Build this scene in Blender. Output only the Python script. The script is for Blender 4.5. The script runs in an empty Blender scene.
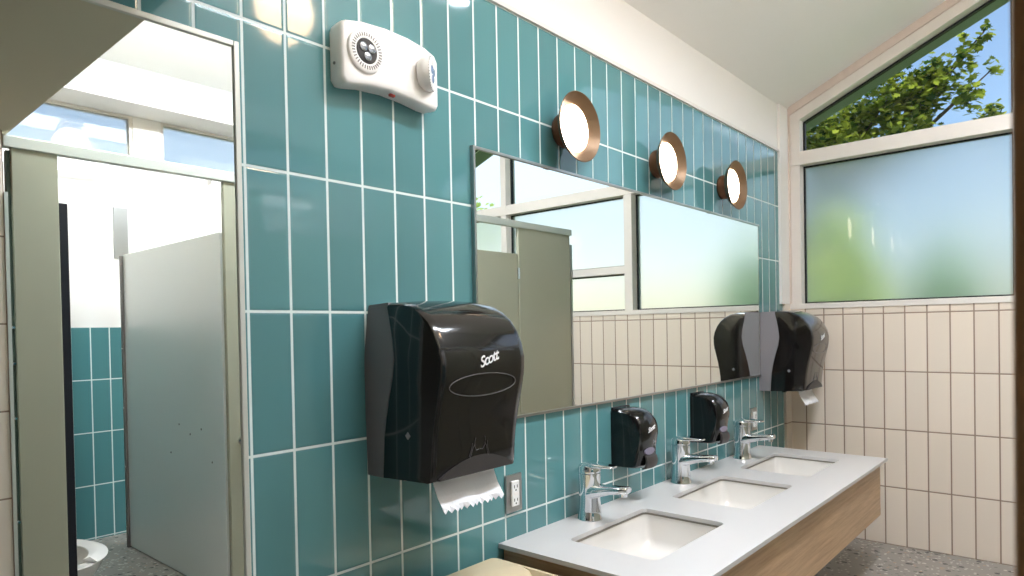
import bpy, bmesh, math, random
from mathutils import Vector, Matrix
from mathutils.noise import noise as pnoise
random.seed(7)
S = 0.3048            # one tile height in metres; layout below is in tile units
FL = -3.92            # floor level relative to the camera-height datum
L = 12.903            # end wall plane
W = -9.99             # wall opposite the vanity
TW = 0.3238           # tile width in tile units
col = bpy.context.scene.collection

def P(x, y, z): return Vector((x * S, y * S, (z - FL) * S))
def lin(c):
    r = []
    for v in c:
        v /= 255.0
        r.append(v / 12.92 if v <= 0.04045 else ((v + 0.055) / 1.055) ** 2.4)
    return r + [1.0]

# ------------------------------------------------------------------ materials
def newmat(name):
    m = bpy.data.materials.new(name); m.use_nodes = True
    nt = m.node_tree; nt.nodes.clear()
    o = nt.nodes.new('ShaderNodeOutputMaterial')
    return m, nt, o
def N(nt, t, **k):
    n = nt.nodes.new(t)
    for a, b in k.items(): setattr(n, a, b)
    return n
def math_(nt, op, a, b=None, clamp=False):
    n = nt.nodes.new('ShaderNodeMath'); n.operation = op; n.use_clamp = clamp
    for i, v in enumerate((a, b)):
        if v is None: continue
        if isinstance(v, (int, float)): n.inputs[i].default_value = v
        else: nt.links.new(v, n.inputs[i])
    return n.outputs[0]
def pbr(name, color, rough=0.5, metal=0.0, emit=None, estr=0.0, coat=0.0, spec=0.5, bump=None, trans=0.0, ior=1.45, var=0.0, vscale=20.0, alpha=1.0):
    m, nt, o = newmat(name)
    b = N(nt, 'ShaderNodeBsdfPrincipled')
    c = lin(color) if max(color) > 1.0 else list(color) + [1.0]
    b.inputs['Base Color'].default_value = c
    b.inputs['Roughness'].default_value = rough
    b.inputs['Metallic'].default_value = metal
    b.inputs['IOR'].default_value = ior
    b.inputs['Specular IOR Level'].default_value = spec
    b.inputs['Coat Weight'].default_value = coat
    b.inputs['Transmission Weight'].default_value = trans
    b.inputs['Alpha'].default_value = alpha
    if emit:
        b.inputs['Emission Color'].default_value = lin(emit)
        b.inputs['Emission Strength'].default_value = estr
    if var or bump:
        g = N(nt, 'ShaderNodeNewGeometry')
        t = N(nt, 'ShaderNodeTexNoise'); t.inputs['Scale'].default_value = vscale; t.inputs['Detail'].default_value = 5
        nt.links.new(g.outputs['Position'], t.inputs['Vector'])
        if var:
            mx = N(nt, 'ShaderNodeMix', data_type='RGBA')
            mx.inputs['A'].default_value = [v * (1 - var) for v in c[:3]] + [1]
            mx.inputs['B'].default_value = [min(1, v * (1 + var)) for v in c[:3]] + [1]
            nt.links.new(t.outputs['Fac'], mx.inputs['Factor'])
            nt.links.new(mx.outputs['Result'], b.inputs['Base Color'])
        if bump:
            bp = N(nt, 'ShaderNodeBump'); bp.inputs['Strength'].default_value = bump; bp.inputs['Distance'].default_value = 0.002
            nt.links.new(t.outputs['Fac'], bp.inputs['Height'])
            nt.links.new(bp.outputs['Normal'], b.inputs['Normal'])
    nt.links.new(b.outputs[0], o.inputs[0])
    return m

def tile_mat(name, axis, u0, z0, color, grout, rough, tilt, var, gw=0.021, gr=0.7):
    """stacked vertical tiles measured in tile units: width TW, height 1"""
    m, nt, o = newmat(name)
    g = N(nt, 'ShaderNodeNewGeometry')
    sp = N(nt, 'ShaderNodeSeparateXYZ'); nt.links.new(g.outputs['Position'], sp.inputs[0])
    u = math_(nt, 'DIVIDE', math_(nt, 'SUBTRACT', sp.outputs['XY'.index(axis)], u0 * S), TW * S)
    v = math_(nt, 'DIVIDE', math_(nt, 'SUBTRACT', sp.outputs[2], (z0 - FL) * S), S)
    def edge(c, size):
        f = math_(nt, 'FRACT', c)
        d = math_(nt, 'MINIMUM', f, math_(nt, 'SUBTRACT', 1.0, f))
        return math_(nt, 'MULTIPLY', d, size)
    d = math_(nt, 'MINIMUM', edge(u, TW), edge(v, 1.0))           # distance to the joint, tile units
    mr = N(nt, 'ShaderNodeMapRange', interpolation_type='SMOOTHSTEP')
    mr.inputs['From Min'].default_value = gw * 0.32; mr.inputs['From Max'].default_value = gw * 0.62
    nt.links.new(d, mr.inputs['Value']); mask = mr.outputs[0]      # 0 joint .. 1 tile
    cell = N(nt, 'ShaderNodeCombineXYZ')
    nt.links.new(math_(nt, 'FLOOR', u), cell.inputs[0]); nt.links.new(math_(nt, 'FLOOR', v), cell.inputs[1])
    wn = N(nt, 'ShaderNodeTexWhiteNoise', noise_dimensions='3D'); nt.links.new(cell.outputs[0], wn.inputs['Vector'])
    # slightly different glaze per tile
    c = lin(color)
    mx = N(nt, 'ShaderNodeMix', data_type='RGBA')
    mx.inputs['A'].default_value = [x * (1 - var) for x in c[:3]] + [1]
    mx.inputs['B'].default_value = [x * (1 + var) for x in c[:3]] + [1]
    nt.links.new(wn.outputs['Value'], mx.inputs['Factor'])
    m2 = N(nt, 'ShaderNodeMix', data_type='RGBA')
    m2.inputs['A'].default_value = lin(grout)
    nt.links.new(mask, m2.inputs['Factor']); nt.links.new(mx.outputs['Result'], m2.inputs['B'])
    # each tile is set at a slightly different angle
    vs = N(nt, 'ShaderNodeVectorMath', operation='SUBTRACT'); nt.links.new(wn.outputs['Color'], vs.inputs[0]); vs.inputs[1].default_value = (.5, .5, .5)
    vm = N(nt, 'ShaderNodeVectorMath', operation='SCALE'); nt.links.new(vs.outputs[0], vm.inputs[0]); vm.inputs['Scale'].default_value = tilt
    va = N(nt, 'ShaderNodeVectorMath', operation='ADD'); nt.links.new(g.outputs['Normal'], va.inputs[0]); nt.links.new(vm.outputs[0], va.inputs[1])
    vn = N(nt, 'ShaderNodeVectorMath', operation='NORMALIZE'); nt.links.new(va.outputs[0], vn.inputs[0])
    mr2 = N(nt, 'ShaderNodeMapRange', interpolation_type='SMOOTHERSTEP')
    mr2.inputs['From Min'].default_value = gw * 0.3; mr2.inputs['From Max'].default_value = gw * 1.3
    nt.links.new(d, mr2.inputs['Value'])
    wv = N(nt, 'ShaderNodeTexNoise'); wv.inputs['Scale'].default_value = 9.0; wv.inputs['Detail'].default_value = 1.0
    nt.links.new(g.outputs['Position'], wv.inputs['Vector'])
    h = math_(nt, 'ADD', mr2.outputs[0], math_(nt, 'MULTIPLY', wv.outputs['Fac'], 0.25))
    bp = N(nt, 'ShaderNodeBump'); bp.inputs['Strength'].default_value = 0.6; bp.inputs['Distance'].default_value = 0.0012
    nt.links.new(h, bp.inputs['Height']); nt.links.new(vn.outputs[0], bp.inputs['Normal'])
    b = N(nt, 'ShaderNodeBsdfPrincipled')
    nt.links.new(m2.outputs['Result'], b.inputs['Base Color'])
    ro = N(nt, 'ShaderNodeMapRange'); ro.inputs['To Min'].default_value = gr; ro.inputs['To Max'].default_value = rough
    nt.links.new(mask, ro.inputs['Value']); nt.links.new(ro.outputs[0], b.inputs['Roughness'])
    nt.links.new(bp.outputs[0], b.inputs['Normal']); b.inputs['IOR'].default_value = 1.62
    nt.links.new(b.outputs[0], o.inputs[0])
    return m

TILE_U = 2.2444
M = {}
M['teal_x'] = tile_mat('teal_tile', 'X', TILE_U, 0.078, (86, 135, 139), (214, 226, 224), 0.06, 0.014, 0.10)
M['teal_back'] = tile_mat('teal_tile_stall', 'X', 4.218, 0.11, (78, 132, 136), (208, 222, 220), 0.12, 0.01, 0.06)
M['beige_y'] = tile_mat('beige_tile', 'Y', -0.3106, 0.078, (232, 218, 203), (146, 122, 104), 0.22, 0.006, 0.035, gw=0.022)
M['beige_x'] = tile_mat('beige_tile_front', 'X', 1.93, 0.09, (232, 218, 203), (146, 122, 104), 0.22, 0.006, 0.035, gw=0.022)
M['white'] = pbr('white_wall_paint', (238, 234, 230), 0.7, var=0.015, vscale=3)
M['ceil'] = pbr('ceiling_paint', (246, 243, 240), 0.8)
M['greybeam'] = pbr('grey_beam_paint', (186, 190, 187), 0.75)
M['soffit'] = pbr('taupe_soffit_paint', (204, 196, 172), 0.75)
M['frame'] = pbr('window_frame_paint', (226, 219, 212), 0.45)
M['woodtrim'] = pbr('pinkish_wood_trim', (216, 200, 190), 0.55, var=0.08, vscale=25)
M['gasket'] = pbr('black_gasket', (22, 24, 26), 0.6)
M['brown'] = pbr('dark_brown_door_frame', (186, 132, 86), 0.5)
M['chrome'] = pbr('chrome', (225, 228, 232), 0.07, 1.0)
M['steel'] = pbr('brushed_steel', (176, 176, 174), 0.3, 1.0)
M['mirror'] = pbr('mirror_silver', (240, 245, 243), 0.0, 1.0)
M['counter'] = pbr('white_quartz', (200, 197, 196), 0.28, var=0.01, vscale=60)
M['basin'] = pbr('white_vitreous_china', (222, 218, 213), 0.12, coat=0.4)
M['partition'] = pbr('greige_partition_panel', (170, 168, 148), 0.36, var=0.02, vscale=8)
M['sidepanel'] = pbr('light_grey_panel', (238, 241, 239), 0.36, 0.35)
M['rail'] = pbr('satin_aluminium', (206, 208, 200), 0.42, 0.35)
M['bracketgreen'] = pbr('green_grey_bracket', (96, 112, 100), 0.4)
M['shadededge'] = pbr('shaded_panel_edge', (20, 20, 30), 0.5)
M['black'] = pbr('black_plastic', (16, 15, 15), 0.16, coat=0.3)
M['blacksoft'] = pbr('black_matte_plastic', (20, 20, 21), 0.35)
M['smoke'] = pbr('smoked_glossy_plastic', (20, 17, 16), 0.13, coat=0.4)
M['greyplastic'] = pbr('charcoal_plastic', (122, 118, 122), 0.4)
M['lip'] = pbr('dark_grey_plastic', (58, 54, 54), 0.45)
M['logo'] = pbr('white_print', (240, 240, 240), 0.5)
M['emboss'] = pbr('grey_embossed_line', (92, 88, 88), 0.35)
M['paper'] = pbr('white_paper_towel', (240, 240, 244), 0.85, bump=0.5, vscale=150)
M['whiteplastic'] = pbr('white_plastic', (240, 236, 233), 0.35)
M['greyring'] = pbr('light_grey_slots', (120, 114, 110), 0.5)
M['reflector'] = pbr('lamp_reflector', (170, 172, 180), 0.15, 0.9)
M['lens'] = pbr('lamp_lens', (70, 66, 66), 0.1, 0.3, coat=0.5)
M['red'] = pbr('red_test_button', (200, 70, 60), 0.4)
M['bronze'] = pbr('bronze_shade', (104, 84, 64), 0.4, 0.55)
M['bronzebase'] = pbr('copper_brown_base', (122, 80, 56), 0.4, 0.6)
M['diffuser'] = pbr('opal_diffuser_lit', (255, 240, 220), 0.5, emit=(255, 232, 205), estr=8.5)
M['globe'] = pbr('warm_globe_lit', (255, 220, 180), 0.5, emit=(255, 214, 176), estr=14.0)
M['panel'] = pbr('fill_panel_lens_lit', (255, 255, 255), 0.5, emit=(234, 242, 253), estr=88.0)
M['linear'] = pbr('linear_light_lit', (255, 255, 255), 0.5, emit=(244, 250, 255), estr=1.6)
M['bin'] = pbr('tan_bin_plastic', (200, 184, 153), 0.45)
M['oval'] = pbr('grey_lavender_window', (128, 122, 142), 0.25)
M['outletwhite'] = pbr('white_receptacle', (238, 238, 236), 0.35)
M['slot'] = pbr('dark_slot', (25, 25, 25), 0.6)
M['rim_shadow'] = pbr('grey_rim_shadow', (128, 122, 112), 0.6)
M['bark'] = pbr('tree_bark', (92, 76, 60), 0.9, var=0.25, vscale=30)

def wood():
    m, nt, o = newmat('oak_laminate')
    g = N(nt, 'ShaderNodeNewGeometry')
    mp = N(nt, 'ShaderNodeMapping'); mp.inputs['Scale'].default_value = (1.3, 1.3, 26)
    nt.links.new(g.outputs['Position'], mp.inputs[0])
    t = N(nt, 'ShaderNodeTexNoise'); t.inputs['Scale'].default_value = 3.2; t.inputs['Detail'].default_value = 7; t.inputs['Distortion'].default_value = 0.08
    nt.links.new(mp.outputs[0], t.inputs['Vector'])
    mp2 = N(nt, 'ShaderNodeMapping'); mp2.inputs['Scale'].default_value = (9, 9, 300)
    nt.links.new(g.outputs['Position'], mp2.inputs[0])
    t2 = N(nt, 'ShaderNodeTexNoise'); t2.inputs['Scale'].default_value = 3; t2.inputs['Detail'].default_value = 3
    nt.links.new(mp2.outputs[0], t2.inputs['Vector'])
    f = math_(nt, 'ADD', math_(nt, 'MULTIPLY', t.outputs['Fac'], 0.7), math_(nt, 'MULTIPLY', t2.outputs['Fac'], 0.3))
    cr = N(nt, 'ShaderNodeValToRGB')
    cr.color_ramp.elements[0].position = 0.34; cr.color_ramp.elements[0].color = lin((172, 138, 105))
    cr.color_ramp.elements[1].position = 0.66; cr.color_ramp.elements[1].color = lin((205, 172, 136))
    nt.links.new(f, cr.inputs[0])
    b = N(nt, 'ShaderNodeBsdfPrincipled'); b.inputs['Roughness'].default_value = 0.42
    nt.links.new(cr.outputs[0], b.inputs['Base Color']); nt.links.new(b.outputs[0], o.inputs[0])
    return m
M['wood'] = wood()

def terrazzo():
    m, nt, o = newmat('grey_terrazzo')
    g = N(nt, 'ShaderNodeNewGeometry')
    base = lin((146, 140, 133))
    last = None
    for i, (sc, th, c, dn) in enumerate(((70, .42, (200, 196, 190), 0.16), (48, .40, (110, 112, 104), 0.20), (30, .34, (30, 28, 30), 0.2), (52, .34, (178, 146, 120), 0.08), (42, .36, (200, 194, 186), 0.08))):
        v = N(nt, 'ShaderNodeTexVoronoi', feature='F1'); v.inputs['Scale'].default_value = sc
        off = N(nt, 'ShaderNodeVectorMath', operation='ADD'); off.inputs[1].default_value = (i * 3.1, i * 1.7, i * .9)
        nt.links.new(g.outputs['Position'], off.inputs[0]); nt.links.new(off.outputs[0], v.inputs['Vector'])
        inside = math_(nt, 'LESS_THAN', v.outputs['Distance'], th)
        sp = N(nt, 'ShaderNodeSeparateColor'); nt.links.new(v.outputs['Color'], sp.inputs[0])
        pick = math_(nt, 'LESS_THAN', sp.outputs[0], dn)
        f = math_(nt, 'MULTIPLY', inside, pick)
        mx = N(nt, 'ShaderNodeMix', data_type='RGBA')
        if last is None: mx.inputs['A'].default_value = base
        else: nt.links.new(last, mx.inputs['A'])
        mx.inputs['B'].default_value = lin(c); nt.links.new(f, mx.inputs['Factor'])
        last = mx.outputs['Result']
    b = N(nt, 'ShaderNodeBsdfPrincipled'); b.inputs['Roughness'].default_value = 0.35
    nt.links.new(last, b.inputs['Base Color']); nt.links.new(b.outputs[0], o.inputs[0])
    return m
M['terrazzo'] = terrazzo()

def clear_glass(name='clear_glass', tint=(.93, .97, .97)):
    m, nt, o = newmat(name)
    t = N(nt, 'ShaderNodeBsdfTransparent'); t.inputs[0].default_value = list(tint) + [1]
    gl = N(nt, 'ShaderNodeBsdfGlossy'); gl.inputs['Roughness'].default_value = 0.0
    fr = N(nt, 'ShaderNodeFresnel'); fr.inputs[0].default_value = 1.45
    mx = N(nt, 'ShaderNodeMixShader')
    ge = N(nt, 'ShaderNodeNewGeometry')
    ff = math_(nt, 'MULTIPLY', fr.outputs[0], math_(nt, 'SUBTRACT', 1.0, ge.outputs['Backfacing']))
    nt.links.new(ff, mx.inputs[0]); nt.links.new(t.outputs[0], mx.inputs[1]); nt.links.new(gl.outputs[0], mx.inputs[2])
    nt.links.new(mx.outputs[0], o.inputs[0])
    return m
M['clear'] = clear_glass()
def frost():
    m, nt, o = newmat('frosted_glass')
    r = N(nt, 'ShaderNodeBsdfRefraction'); r.inputs['Roughness'].default_value = 0.30; r.inputs['IOR'].default_value = 1.45
    r.inputs['Color'].default_value = (0.97, 0.985, 0.98, 1)
    gl = N(nt, 'ShaderNodeBsdfGlossy'); gl.inputs['Roughness'].default_value = 0.02
    fr = N(nt, 'ShaderNodeFresnel'); fr.inputs[0].default_value = 1.45
    mx = N(nt, 'ShaderNodeMixShader')
    tl_ = N(nt, 'ShaderNodeBsdfTranslucent'); tl_.inputs[0].default_value = (.97, .985, .97, 1)
    m0 = N(nt, 'ShaderNodeMixShader'); m0.inputs[0].default_value = .18
    nt.links.new(r.outputs[0], m0.inputs[1]); nt.links.new(tl_.outputs[0], m0.inputs[2])
    nt.links.new(fr.outputs[0], mx.inputs[0]); nt.links.new(m0.outputs[0], mx.inputs[1]); nt.links.new(gl.outputs[0], mx.inputs[2])
    nt.links.new(mx.outputs[0], o.inputs[0])
    return m
M['frost'] = frost()
def leafmat(name, a, b_, sheen=0.45):
    m, nt, o = newmat(name)
    g = N(nt, 'ShaderNodeNewGeometry')
    mx = N(nt, 'ShaderNodeMix', data_type='RGBA'); mx.inputs['A'].default_value = lin(a); mx.inputs['B'].default_value = lin(b_)
    nt.links.new(g.outputs['Random Per Island'], mx.inputs['Factor'])
    d = N(nt, 'ShaderNodeBsdfDiffuse'); t = N(nt, 'ShaderNodeBsdfTranslucent'); s = N(nt, 'ShaderNodeMixShader'); s.inputs[0].default_value = sheen
    nt.links.new(mx.outputs['Result'], d.inputs[0]); nt.links.new(mx.outputs['Result'], t.inputs[0])
    nt.links.new(d.outputs[0], s.inputs[1]); nt.links.new(t.outputs[0], s.inputs[2]); nt.links.new(s.outputs[0], o.inputs[0])
    return m
M['leaf'] = leafmat('maple_leaf', (40, 82, 36), (176, 186, 70))
M['leaf2'] = leafmat('soft_green_leaf', (150, 196, 140), (190, 220, 172))
M['hedge'] = leafmat('hedge_leaf', (196, 220, 120), (226, 238, 160))
M['grass'] = pbr('lawn', (120, 150, 70), 0.9, var=0.2, vscale=4)
M['bluelens'] = pbr('bluish_lamp_lens', (150, 170, 205), 0.12, 0.5, coat=0.5)
M['roofwood'] = pbr('eave_boards', (118, 132, 116), 0.7)

# ------------------------------------------------------------------ mesh helpers (all world coordinates, tile units)
class MB:
    def __init__(s): s.bm = bmesh.new()
    def v(s, x, y, z): return s.bm.verts.new(P(x, y, z))
    def face(s, vs):
        try: return s.bm.faces.new(vs)
        except ValueError: return None
    def box(s, x0, x1, y0, y1, z0, z1, bev=0.0, seg=2):
        b = bmesh.new()
        c = [b.verts.new(P(x, y, z)) for z in (z0, z1) for y in (y0, y1) for x in (x0, x1)]
        for f in ((0, 2, 3, 1), (4, 5, 7, 6), (0, 1, 5, 4), (2, 6, 7, 3), (0, 4, 6, 2), (1, 3, 7, 5)): b.faces.new([c[i] for i in f])
        bmesh.ops.recalc_face_normals(b, faces=b.faces)
        if bev: bmesh.ops.bevel(b, geom=b.edges[:], offset=bev * S, segments=seg, affect='EDGES', profile=.5)
        s.add(b); return s
    def add(s, b, mat=None):
        if mat: bmesh.ops.transform(b, matrix=mat, verts=b.verts)
        me = bpy.data.meshes.new('t'); b.to_mesh(me); b.free(); s.bm.from_mesh(me); bpy.data.meshes.remove(me)
    def prism(s, pts, axis, a, b_, bev=0.0, seg=2):
        """closed outline pts (2D) extruded along axis from a to b_; (x: pts=(y,z)), (y: (x,z)), (z: (x,y))"""
        b = bmesh.new()
        def mk(p, t):
            return P(*{'x': (t, p[0], p[1]), 'y': (p[0], t, p[1]), 'z': (p[0], p[1], t)}[axis])
        A = [b.verts.new(mk(p, a)) for p in pts]; B = [b.verts.new(mk(p, b_)) for p in pts]
        n = len(pts)
        b.faces.new(A); b.faces.new(B[::-1])
        for i in range(n): b.faces.new((A[i], B[i], B[(i + 1) % n], A[(i + 1) % n]))
        bmesh.ops.recalc_face_normals(b, faces=b.faces)
        if bev:
            es = [e for e in b.edges if len(e.link_faces) == 2 and e.calc_face_angle(0) > 0.6]
            bmesh.ops.bevel(b, geom=es, offset=bev * S, segments=seg, affect='EDGES', profile=.5)
        s.add(b); return s
    def rings(s, rings, cap0=True, cap1=True, closed=True):
        R = [[s.v(*p) for p in r] for r in rings]
        n = len(R[0])
        for a, b in zip(R, R[1:]):
            for i in range(n if closed else n - 1):
                s.face((a[i], a[(i + 1) % n], b[(i + 1) % n], b[i]))
        if cap0: s.face(R[0][::-1])
        if cap1: s.face(R[-1])
        return s
    def lathe(s, cx, cy, cz, axis, prof, n=40, cap0=True, cap1=True):
        """prof: list of (t along axis, radius)"""
        rs = []
        for t, r in prof:
            ring = []
            for i in range(n):
                a = 2 * math.pi * i / n; c, d = r * math.cos(a), r * math.sin(a)
                ring.append({'x': (cx + t, cy + c, cz + d), 'y': (cx + c, cy + t, cz + d), 'z': (cx + c, cy + d, cz + t)}[axis])
            rs.append(ring)
        return s.rings(rs, cap0, cap1)
    def tube(s, pts, r, n=10, r1=None):
        pts = [Vector(p) for p in pts]; rs = []
        up = Vector((0, 0, 1))
        for i, p in enumerate(pts):
            t = (pts[min(i + 1, len(pts) - 1)] - pts[max(i - 1, 0)]).normalized()
            a = t.cross(up)
            if a.length < 1e-3: a = t.cross(Vector((1, 0, 0)))
            a.normalize(); b = t.cross(a)
            rr = r if r1 is None else r + (r1 - r) * i / (len(pts) - 1)
            rs.append([tuple(p + a * rr * math.cos(2 * math.pi * k / n) + b * rr * math.sin(2 * math.pi * k / n)) for k in range(n)])
        return s.rings(rs)

def fin(name, mb, mat, parent=None, smooth=False, sub=0, base=None, **props):
    bm = mb.bm
    bmesh.ops.remove_doubles(bm, verts=bm.verts, dist=1e-6)
    bmesh.ops.recalc_face_normals(bm, faces=bm.faces)
    if parent is not None:
        org = Vector((0, 0, 0)); q = parent
        while q is not None: org = org + q.location; q = q.parent
    elif base is not None: org = P(*base)
    else:
        xs = [v.co for v in bm.verts]
        org = Vector((sum(v.x for v in xs) / len(xs), sum(v.y for v in xs) / len(xs), min(v.z for v in xs)))
    for v in bm.verts: v.co -= org
    me = bpy.data.meshes.new(name); bm.to_mesh(me); bm.free()
    o = bpy.data.objects.new(name, me); col.objects.link(o)
    for mm in (mat if isinstance(mat, (list, tuple)) else [mat]): me.materials.append(M[mm])
    if parent is not None: o.parent = parent
    else: o.location = org
    if smooth:
        me.polygons.foreach_set('use_smooth', [True] * len(me.polygons))
        try: me.set_sharp_from_angle(angle=math.radians(smooth if smooth is not True else 38))
        except Exception: pass
    if sub:
        m = o.modifiers.new('sub', 'SUBSURF'); m.levels = m.render_levels = sub
    for k, v in props.items(): o[k] = v
    return o
def thing(name, label, cat, base, group=None):
    o = bpy.data.objects.new(name, None); col.objects.link(o)
    o.empty_display_size = .05; o.location = P(*base); o['label'] = label; o['category'] = cat
    if group: o['group'] = group
    return o
def dup(root, delta, label):
    def cp(o, par):
        c = o.copy(); col.objects.link(c)
        if par: c.parent = par
        for ch in list(o.children): cp(ch, c)
        return c
    r = cp(root, None); r.location = root.location + Vector(delta) * S; r['label'] = label
    return r
def arc(cx, cy, r, a0, a1, n=6):
    return [(cx + r * math.cos(math.radians(a0 + (a1 - a0) * i / n)), cy + r * math.sin(math.radians(a0 + (a1 - a0) * i / n))) for i in range(n + 1)]
def rrect(x0, x1, y0, y1, r, n=4):
    return arc(x1 - r, y1 - r, r, 0, 90, n) + arc(x0 + r, y1 - r, r, 90, 180, n) + arc(x0 + r, y0 + r, r, 180, 270, n) + arc(x1 - r, y0 + r, r, 270, 360, n)
STR = dict(kind='structure')
def ceil_z(y): return min(3.95 - 0.456 * y, 8.13 + 0.35 * y)
RY = -(8.13 - 3.95) / .806
RZ = ceil_z(RY)

# ------------------------------------------------------------------ room shell
fin('floor', MB().box(-4.5, L + .4, W - .3, .4, FL - .3, FL), 'terrazzo', **STR)
# wall_back: teal tile to 3.13, white paint above
fin('wall_back', MB().box(-4.5, L, 0, .4, FL, 3.08), 'teal_x', **STR)
fin('wall_back_upper', MB().box(-4.5, L, 0.0, .4, 3.08, 3.95), 'white', **STR)
fin('trim_1', MB().box(2.0, L - .45, -.03, .0, 3.08, 3.125), 'frame', **STR)
fin('trim_2', MB().box(L - .46, L - .03, -.05, .0, .30, 3.95), 'white', **STR)
fin('trim_3', MB().box(L - .28, L - .0, -.045, .0, FL, .30), 'beige_y', **STR)
# wall opposite
wf = MB().box(-4.5, L, W - .4, W, FL, .11)
fin('wall_front', wf, 'teal_back', **STR)
wu = MB().box(-4.5, L, W - .4, W, .11, 3.36)
YC = -9.32
wu.box(5.06, 5.585, W - .4, W, 3.36, 4.28)
wu.box(-4.5, 1.0, W - .4, W, 3.36, 4.28); wu.box(9.6, L, W - .4, W, 3.36, 4.28); wu.box(-4.5, L, W - .4, W, 4.28, ceil_z(W) - .0)
fin('wall_front_upper', wu, 'white', **STR)
fin('wall_left', MB().box(-4.9, -4.5, W, 0, FL, RZ), 'white', **STR)
fin('wall_right', MB().box(L, L + .42, W, 0, FL, .20), 'beige_y', **STR)
# gabled ceiling with an eave over the end window
cb = MB()
t = .35
cb.prism([(0.45, 3.95 - .2), (RY, RZ), (W - .42, ceil_z(W - .42)), (W - .42, ceil_z(W - .42) + t), (RY, RZ + t + .1), (.45, 3.95 - .2 + t)], 'x', -4.9, L + 1.3)
fin('ceiling', cb, 'ceil', **STR)
fin('eave_board', MB().prism([(.44, 3.95 - .2), (RY, RZ), (W - .42, ceil_z(W - .42)), (W - .42, ceil_z(W - .42) - .11), (RY, RZ - .11), (.44, 3.95 - .31)], 'x', L + .45, L + 1.32), 'roofwood', **STR)
# dropped soffit over the entry
so = MB().prism([(-.0, 2.30), (W, 2.30), (W, ceil_z(W) - .01), (RY, RZ - .01), (-.0, 3.9)], 'x', -4.5, 2.0)
fin('ceiling_soffit', so, 'soffit', **STR)
# boxed beam on the far slope
fin('trim_4', MB().prism([(-9.13, 4.30), (W, 4.30), (W, ceil_z(W)), (-9.13, ceil_z(-9.13))], 'x', 2.0, L - .01), 'greybeam', **STR)
fin('trim_7', MB().box(2.0, L - .01, W, -9.13, 4.27, 4.30), 'white', **STR)  # white board under the beam: window light on the underside put into colour
# wall stub that carries the tiled face beside the stalls
fin('wall_stub', MB().box(-4.5, 1.93, -5.4, -5.05, FL, 2.295), 'beige_x', **STR)
fin('trim_5', MB().box(1.93, 1.965, -5.4, -5.03, FL, 1.6), 'rail', **STR)
# door jamb close to the viewer
dj = thing('door_1', 'dark brown door frame post at the right edge of the picture', 'door frame', (.85, -4.45, FL))
del dj['category']; del dj['label']; dj['kind'] = 'structure'
j = fin('door_frame', MB().box(.80, .93, -4.62, -4.306, FL, 2.295, bev=.008), 'brown', dj)
fin('wall_entry', MB().box(.81, .92, -5.05, -4.62, FL, 2.295), 'white', **STR)

# ------------------------------------------------------------------ end window
YS = [(-.06, -.24), (-3.42, -3.62), (-7.14, -7.32), (-9.78, -9.99)]      # posts
wr = MB()
x0, x1 = L + .0, L + .40
for a, b in YS:
    ztop = lambda y: ceil_z(y) - .02
    wr.prism([(a, .20), (b, .20), (b, ztop(b)), (a, ztop(a))], 'x', x0 + .02, x1)
wr.box(x0 - .02, x1 + .02, W, -.0, .20, .30)
wr.box(x0 + .0, x1, W + .02, -.06, 2.88, 3.00)
wr.box(x0 + .03, x1, W + .02, -.06, 3.0, 3.13)
wr.box(x0 + .03, x1, -7.14, -3.62, 1.13, 1.30); wr.box(x0 + .03, x1, W + .2, -7.32, 1.13, 1.30)
# sloped heads under the ceiling
def slope(mb, o0, o1, xa, xb):
    mb.prism([(-.06, ceil_z(-.06) - o0), (RY, RZ - o0), (W, ceil_z(W) - o0), (W, ceil_z(W) - o1), (RY, RZ - o1), (-.06, ceil_z(-.06) - o1)], 'x', xa, xb)
slope(wr, .13, .34, x0 + .01, x1)
fin('window_1', wr, 'frame', **STR)
wt = MB(); slope(wt, .0, .15, x0 - .03, x0 + .02)
wt.box(x0 - .05, x0 + .02, -.07, -.0, .30, 3.95)
fin('trim_6', wt, 'woodtrim', **STR)
# dark gaskets round the panes
gk = MB()
def quadframe(mb, pts, wdt, xa, xb):
    """thin frame just inside a polygon pts (y,z)"""
    n = len(pts); c = (sum(p[0] for p in pts) / n, sum(p[1] for p in pts) / n)
    for i in range(n):
        p, q = pts[i], pts[(i + 1) % n]
        d = math.hypot(q[0] - p[0], q[1] - p[1]); nx, ny = -(q[1] - p[1]) / d, (q[0] - p[0]) / d
        if (c[0] - p[0]) * nx + (c[1] - p[1]) * ny < 0: nx, ny = -nx, -ny
        mb.prism([p, q, (q[0] + nx * wdt, q[1] + ny * wdt), (p[0] + nx * wdt, p[1] + ny * wdt)], 'x', xa, xb)
panes = []
gz = lambda y: ceil_z(y) - .345
for k, (a, b) in enumerate(((-.24, -3.42), (-3.62, -7.14), (-7.32, -9.78))):
    low = [(a, .30), (b, .30), (b, 2.88), (a, 2.88)]
    if k == 0: lows = [low]
    else: lows = [[(a, .30), (b, .30), (b, 1.13), (a, 1.13)], [(a, 1.30), (b, 1.30), (b, 2.88), (a, 2.88)]]
    up = [(a, 3.13), (b, 3.13), (b, gz(b)), (a, gz(a))]
    if a > RY > b: up = [(a, 3.13), (b, 3.13), (b, gz(b)), (RY, gz(RY)), (a, gz(a))]
    for q in lows:
        quadframe(gk, q, .028, L + .22, L + .30); panes.append((q, 'frost'))
    quadframe(gk, up, .035, L + .22, L + .30); panes.append((up, 'clear'))
fin('window_gasket', gk, 'gasket', **STR)
for q, mt in panes:
    fin('window_pane', MB().prism(q, 'x', L + .25, L + .275), mt, **STR)
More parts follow.
